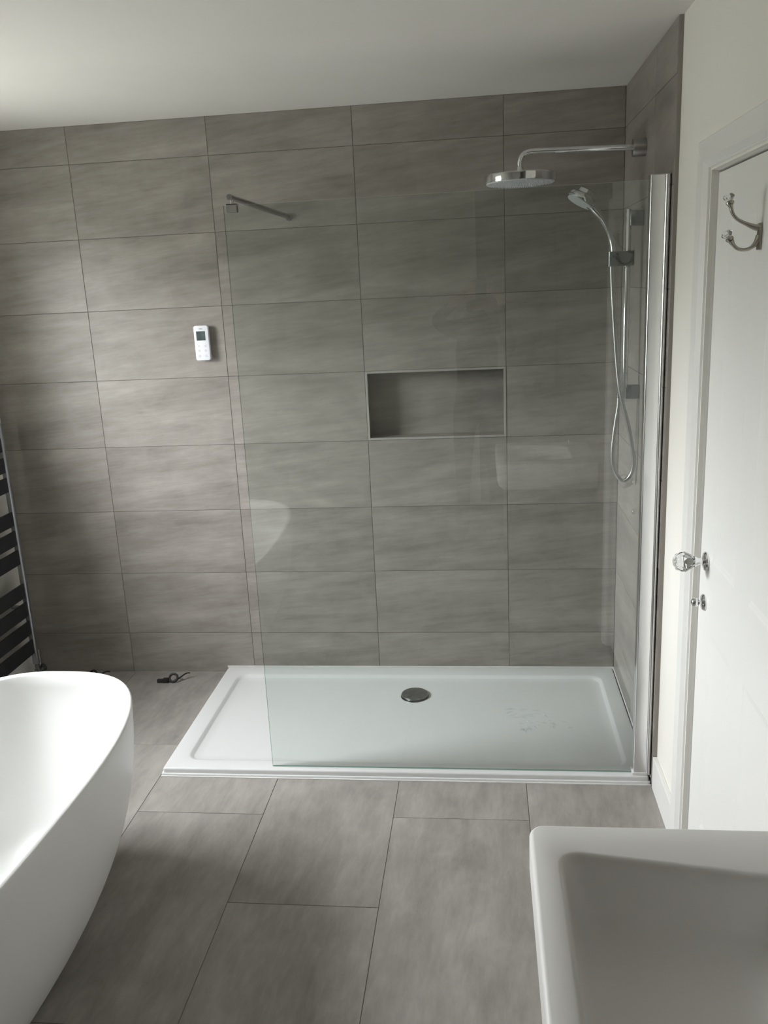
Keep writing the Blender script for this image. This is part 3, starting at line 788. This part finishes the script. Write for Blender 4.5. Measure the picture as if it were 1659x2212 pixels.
# ------------------------------------------------------------------ photographer, seen only as a reflection in the glass
M['skin'] = plain('skin', (0.50, 0.33, 0.25), 0.55, var=0.05)
M['hair'] = plain('dark_hair', (0.03, 0.022, 0.018), 0.6, var=0.2, vscale=60)
M['jumper'] = plain('charcoal_jumper', (0.035, 0.035, 0.038), 0.9, bump=0.4, bscale=250)
M['trousers'] = plain('dark_trousers', (0.03, 0.032, 0.04), 0.9, bump=0.3, bscale=250)
PX, PYB = -0.60, -4.02
V, Ed, Rd = [], [], []
def joint(p, r, prev=None):
    V.append((PX + p[0], PYB + p[1], p[2])); Rd.append(r)
    if prev is not None: Ed.append((prev, len(V) - 1))
    return len(V) - 1
pel = joint((0, 0, 0.95), (0.155, 0.11))
wai = joint((0, 0, 1.12), (0.14, 0.095), pel)
che = joint((0, 0.0, 1.32), (0.165, 0.11), wai)
upc = joint((0, -0.01, 1.45), (0.12, 0.085), che)
nec = joint((0, 0.01, 1.54), (0.055, 0.055), upc)
hd0 = joint((0, 0.03, 1.62), (0.072, 0.082), nec)
hd1 = joint((0, 0.03, 1.70), (0.082, 0.098), hd0)
hd2 = joint((0, 0.02, 1.77), (0.070, 0.085), hd1)
WR = {}
for s_ in (-1, 1):
    sh = joint((s_ * 0.19, 0.0, 1.45), (0.062, 0.062), upc)
    el = joint((s_ * (0.27 if s_ < 0 else 0.22), 0.13, 1.52 if s_ < 0 else 1.30), (0.045, 0.045), sh)
    wr = joint((s_ * 0.125 + 0.03, 0.235, 1.655), (0.028, 0.026), el)
    pm = joint((s_ * 0.085 + 0.03, 0.262, 1.70), (0.020, 0.034), wr)
    WR[s_] = V[pm]
    hp_ = joint((s_ * 0.095, 0.0, 0.88), (0.09, 0.095), pel)
    kn_ = joint((s_ * 0.11, 0.015, 0.50), (0.062, 0.062), hp_)
    an_ = joint((s_ * 0.12, -0.02, 0.10), (0.045, 0.048), kn_)
    he_ = joint((s_ * 0.12, 0.0, 0.052), (0.045, 0.045), an_)
    joint((s_ * 0.135, 0.15, 0.040), (0.044, 0.032), he_)
me = bpy.data.meshes.new('person')
me.from_pydata(V, Ed, [])
tmp = bpy.data.objects.new('tmp_person', me); COL.objects.link(tmp)
md = tmp.modifiers.new('skin', 'SKIN'); md.use_smooth_shade = True
if not me.skin_vertices:
    bpy.context.view_layer.objects.active = tmp
sv = me.skin_vertices[0].data
for i, r in enumerate(Rd):
    sv[i].radius = r
    sv[i].use_root = (i == pel)
tmp.modifiers.new('sub', 'SUBSURF').levels = 2
dg = bpy.context.evaluated_depsgraph_get()
pm_ = bpy.data.meshes.new_from_object(tmp.evaluated_get(dg)); pm_.name = 'person'
bpy.data.objects.remove(tmp)
# fingers: four on the far side of the phone, thumb in front, for each hand
bm = new_bm(); bm.from_mesh(pm_)
CAMP = Vector((-0.56815, -3.69823, 1.75250)); PHC = CAMP - _f * 0.020 - _u * 0.055
for s_ in (-1, 1):
    base = Vector(WR[s_])
    for k in range(4):
        L = (0.062, 0.070, 0.066, 0.052)[k]
        tgt = PHC + _r * (s_ * 0.030) - _f * (-0.003) + _u * (0.018 - 0.020 * k)
        side = PHC + _r * (s_ * 0.050) + _u * (0.020 - 0.020 * k) - _f * 0.014
        tube(bm, spline([base + _u * (0.016 - 0.011 * k), (base + side) / 2 + _r * (s_ * 0.012), side, side - _r * (s_ * 0.012) + _f * 0.007], 4), [0.0090, 0.0088, 0.0082, 0.0072], 8)
    th = PHC + _r * (s_ * 0.026) - _f * 0.016 - _u * 0.036
    tube(bm, spline([base - _u * 0.012, (base + th) / 2 - _f * 0.010, th], 4), [0.0105, 0.0098, 0.0085], 8)
bmesh.ops.recalc_face_normals(bm, faces=bm.faces[:])
bm.to_mesh(pm_); bm.free()
for k in ('jumper', 'trousers', 'skin', 'hair'): pm_.materials.append(M[k])
for p in pm_.polygons:
    c = p.center; z = c.z
    if z > 1.56 and abs(c.x - PX) < 0.10 and c.y < PYB + 0.14:
        p.material_index = 3 if (z > 1.755 or c.y < PYB - 0.01) else 2
    elif c.y > PYB + 0.215 and z > 1.6: p.material_index = 2
    elif z < 0.97: p.material_index = 1
    else: p.material_index = 0
    p.use_smooth = True
pers = bpy.data.objects.new('person', pm_); COL.objects.link(pers)
tag(pers, 'photographer in dark clothes holding up a phone, reflected in the glass screen', 'person')
for nm, prof, c, ax in (('nose', [(0.016, 0), (0.012, 0.014), (0.004, 0.022)], (PX, PYB + 0.115, 1.665), (0, 1, -0.25)),
                        ('ear', [(0.012, 0), (0.022, 0.008), (0.016, 0.014)], (PX - 0.074, PYB + 0.02, 1.68), (-1, 0, 0)), ('ear', [(0.012, 0), (0.022, 0.008), (0.016, 0.014)], (PX + 0.074, PYB + 0.02, 1.68), (1, 0, 0)),
                        ('eye', [(0.011, 0), (0.009, 0.005), (0.003, 0.008)], (PX - 0.032, PYB + 0.102, 1.70), (0, 1, 0)), ('eye', [(0.011, 0), (0.009, 0.005), (0.003, 0.008)], (PX + 0.032, PYB + 0.102, 1.70), (0, 1, 0))):
    bm = new_bm(); lathe(bm, prof, c, ax, 14); obj(nm, bm, M['black'] if nm == 'eye' else M['skin'], pers, 60)
bm = new_bm(); tube(bm, spline([(PX - 0.024, PYB + 0.108, 1.632), (PX, PYB + 0.114, 1.630), (PX + 0.024, PYB + 0.108, 1.632)], 4), [0.003, 0.006, 0.003], 8); obj('mouth', bm, M['skin'], pers, 60)
bm = new_bm()
R = lambda o, d: [PHC + _r * x + _u * y + _f * d for x, y in rrect(-0.034 + o, 0.034 - o, -0.070 + o, 0.070 - o, 0.009, 5)]
loft(bm, [R(.001, -0.0035), R(0, -0.0028), R(0, 0.0028), R(.001, 0.0035)], True, True)
tag(obj('phone', bm, M['black'], None, 30), 'black phone held up in front of the photographer, reflected in the glass', 'phone')
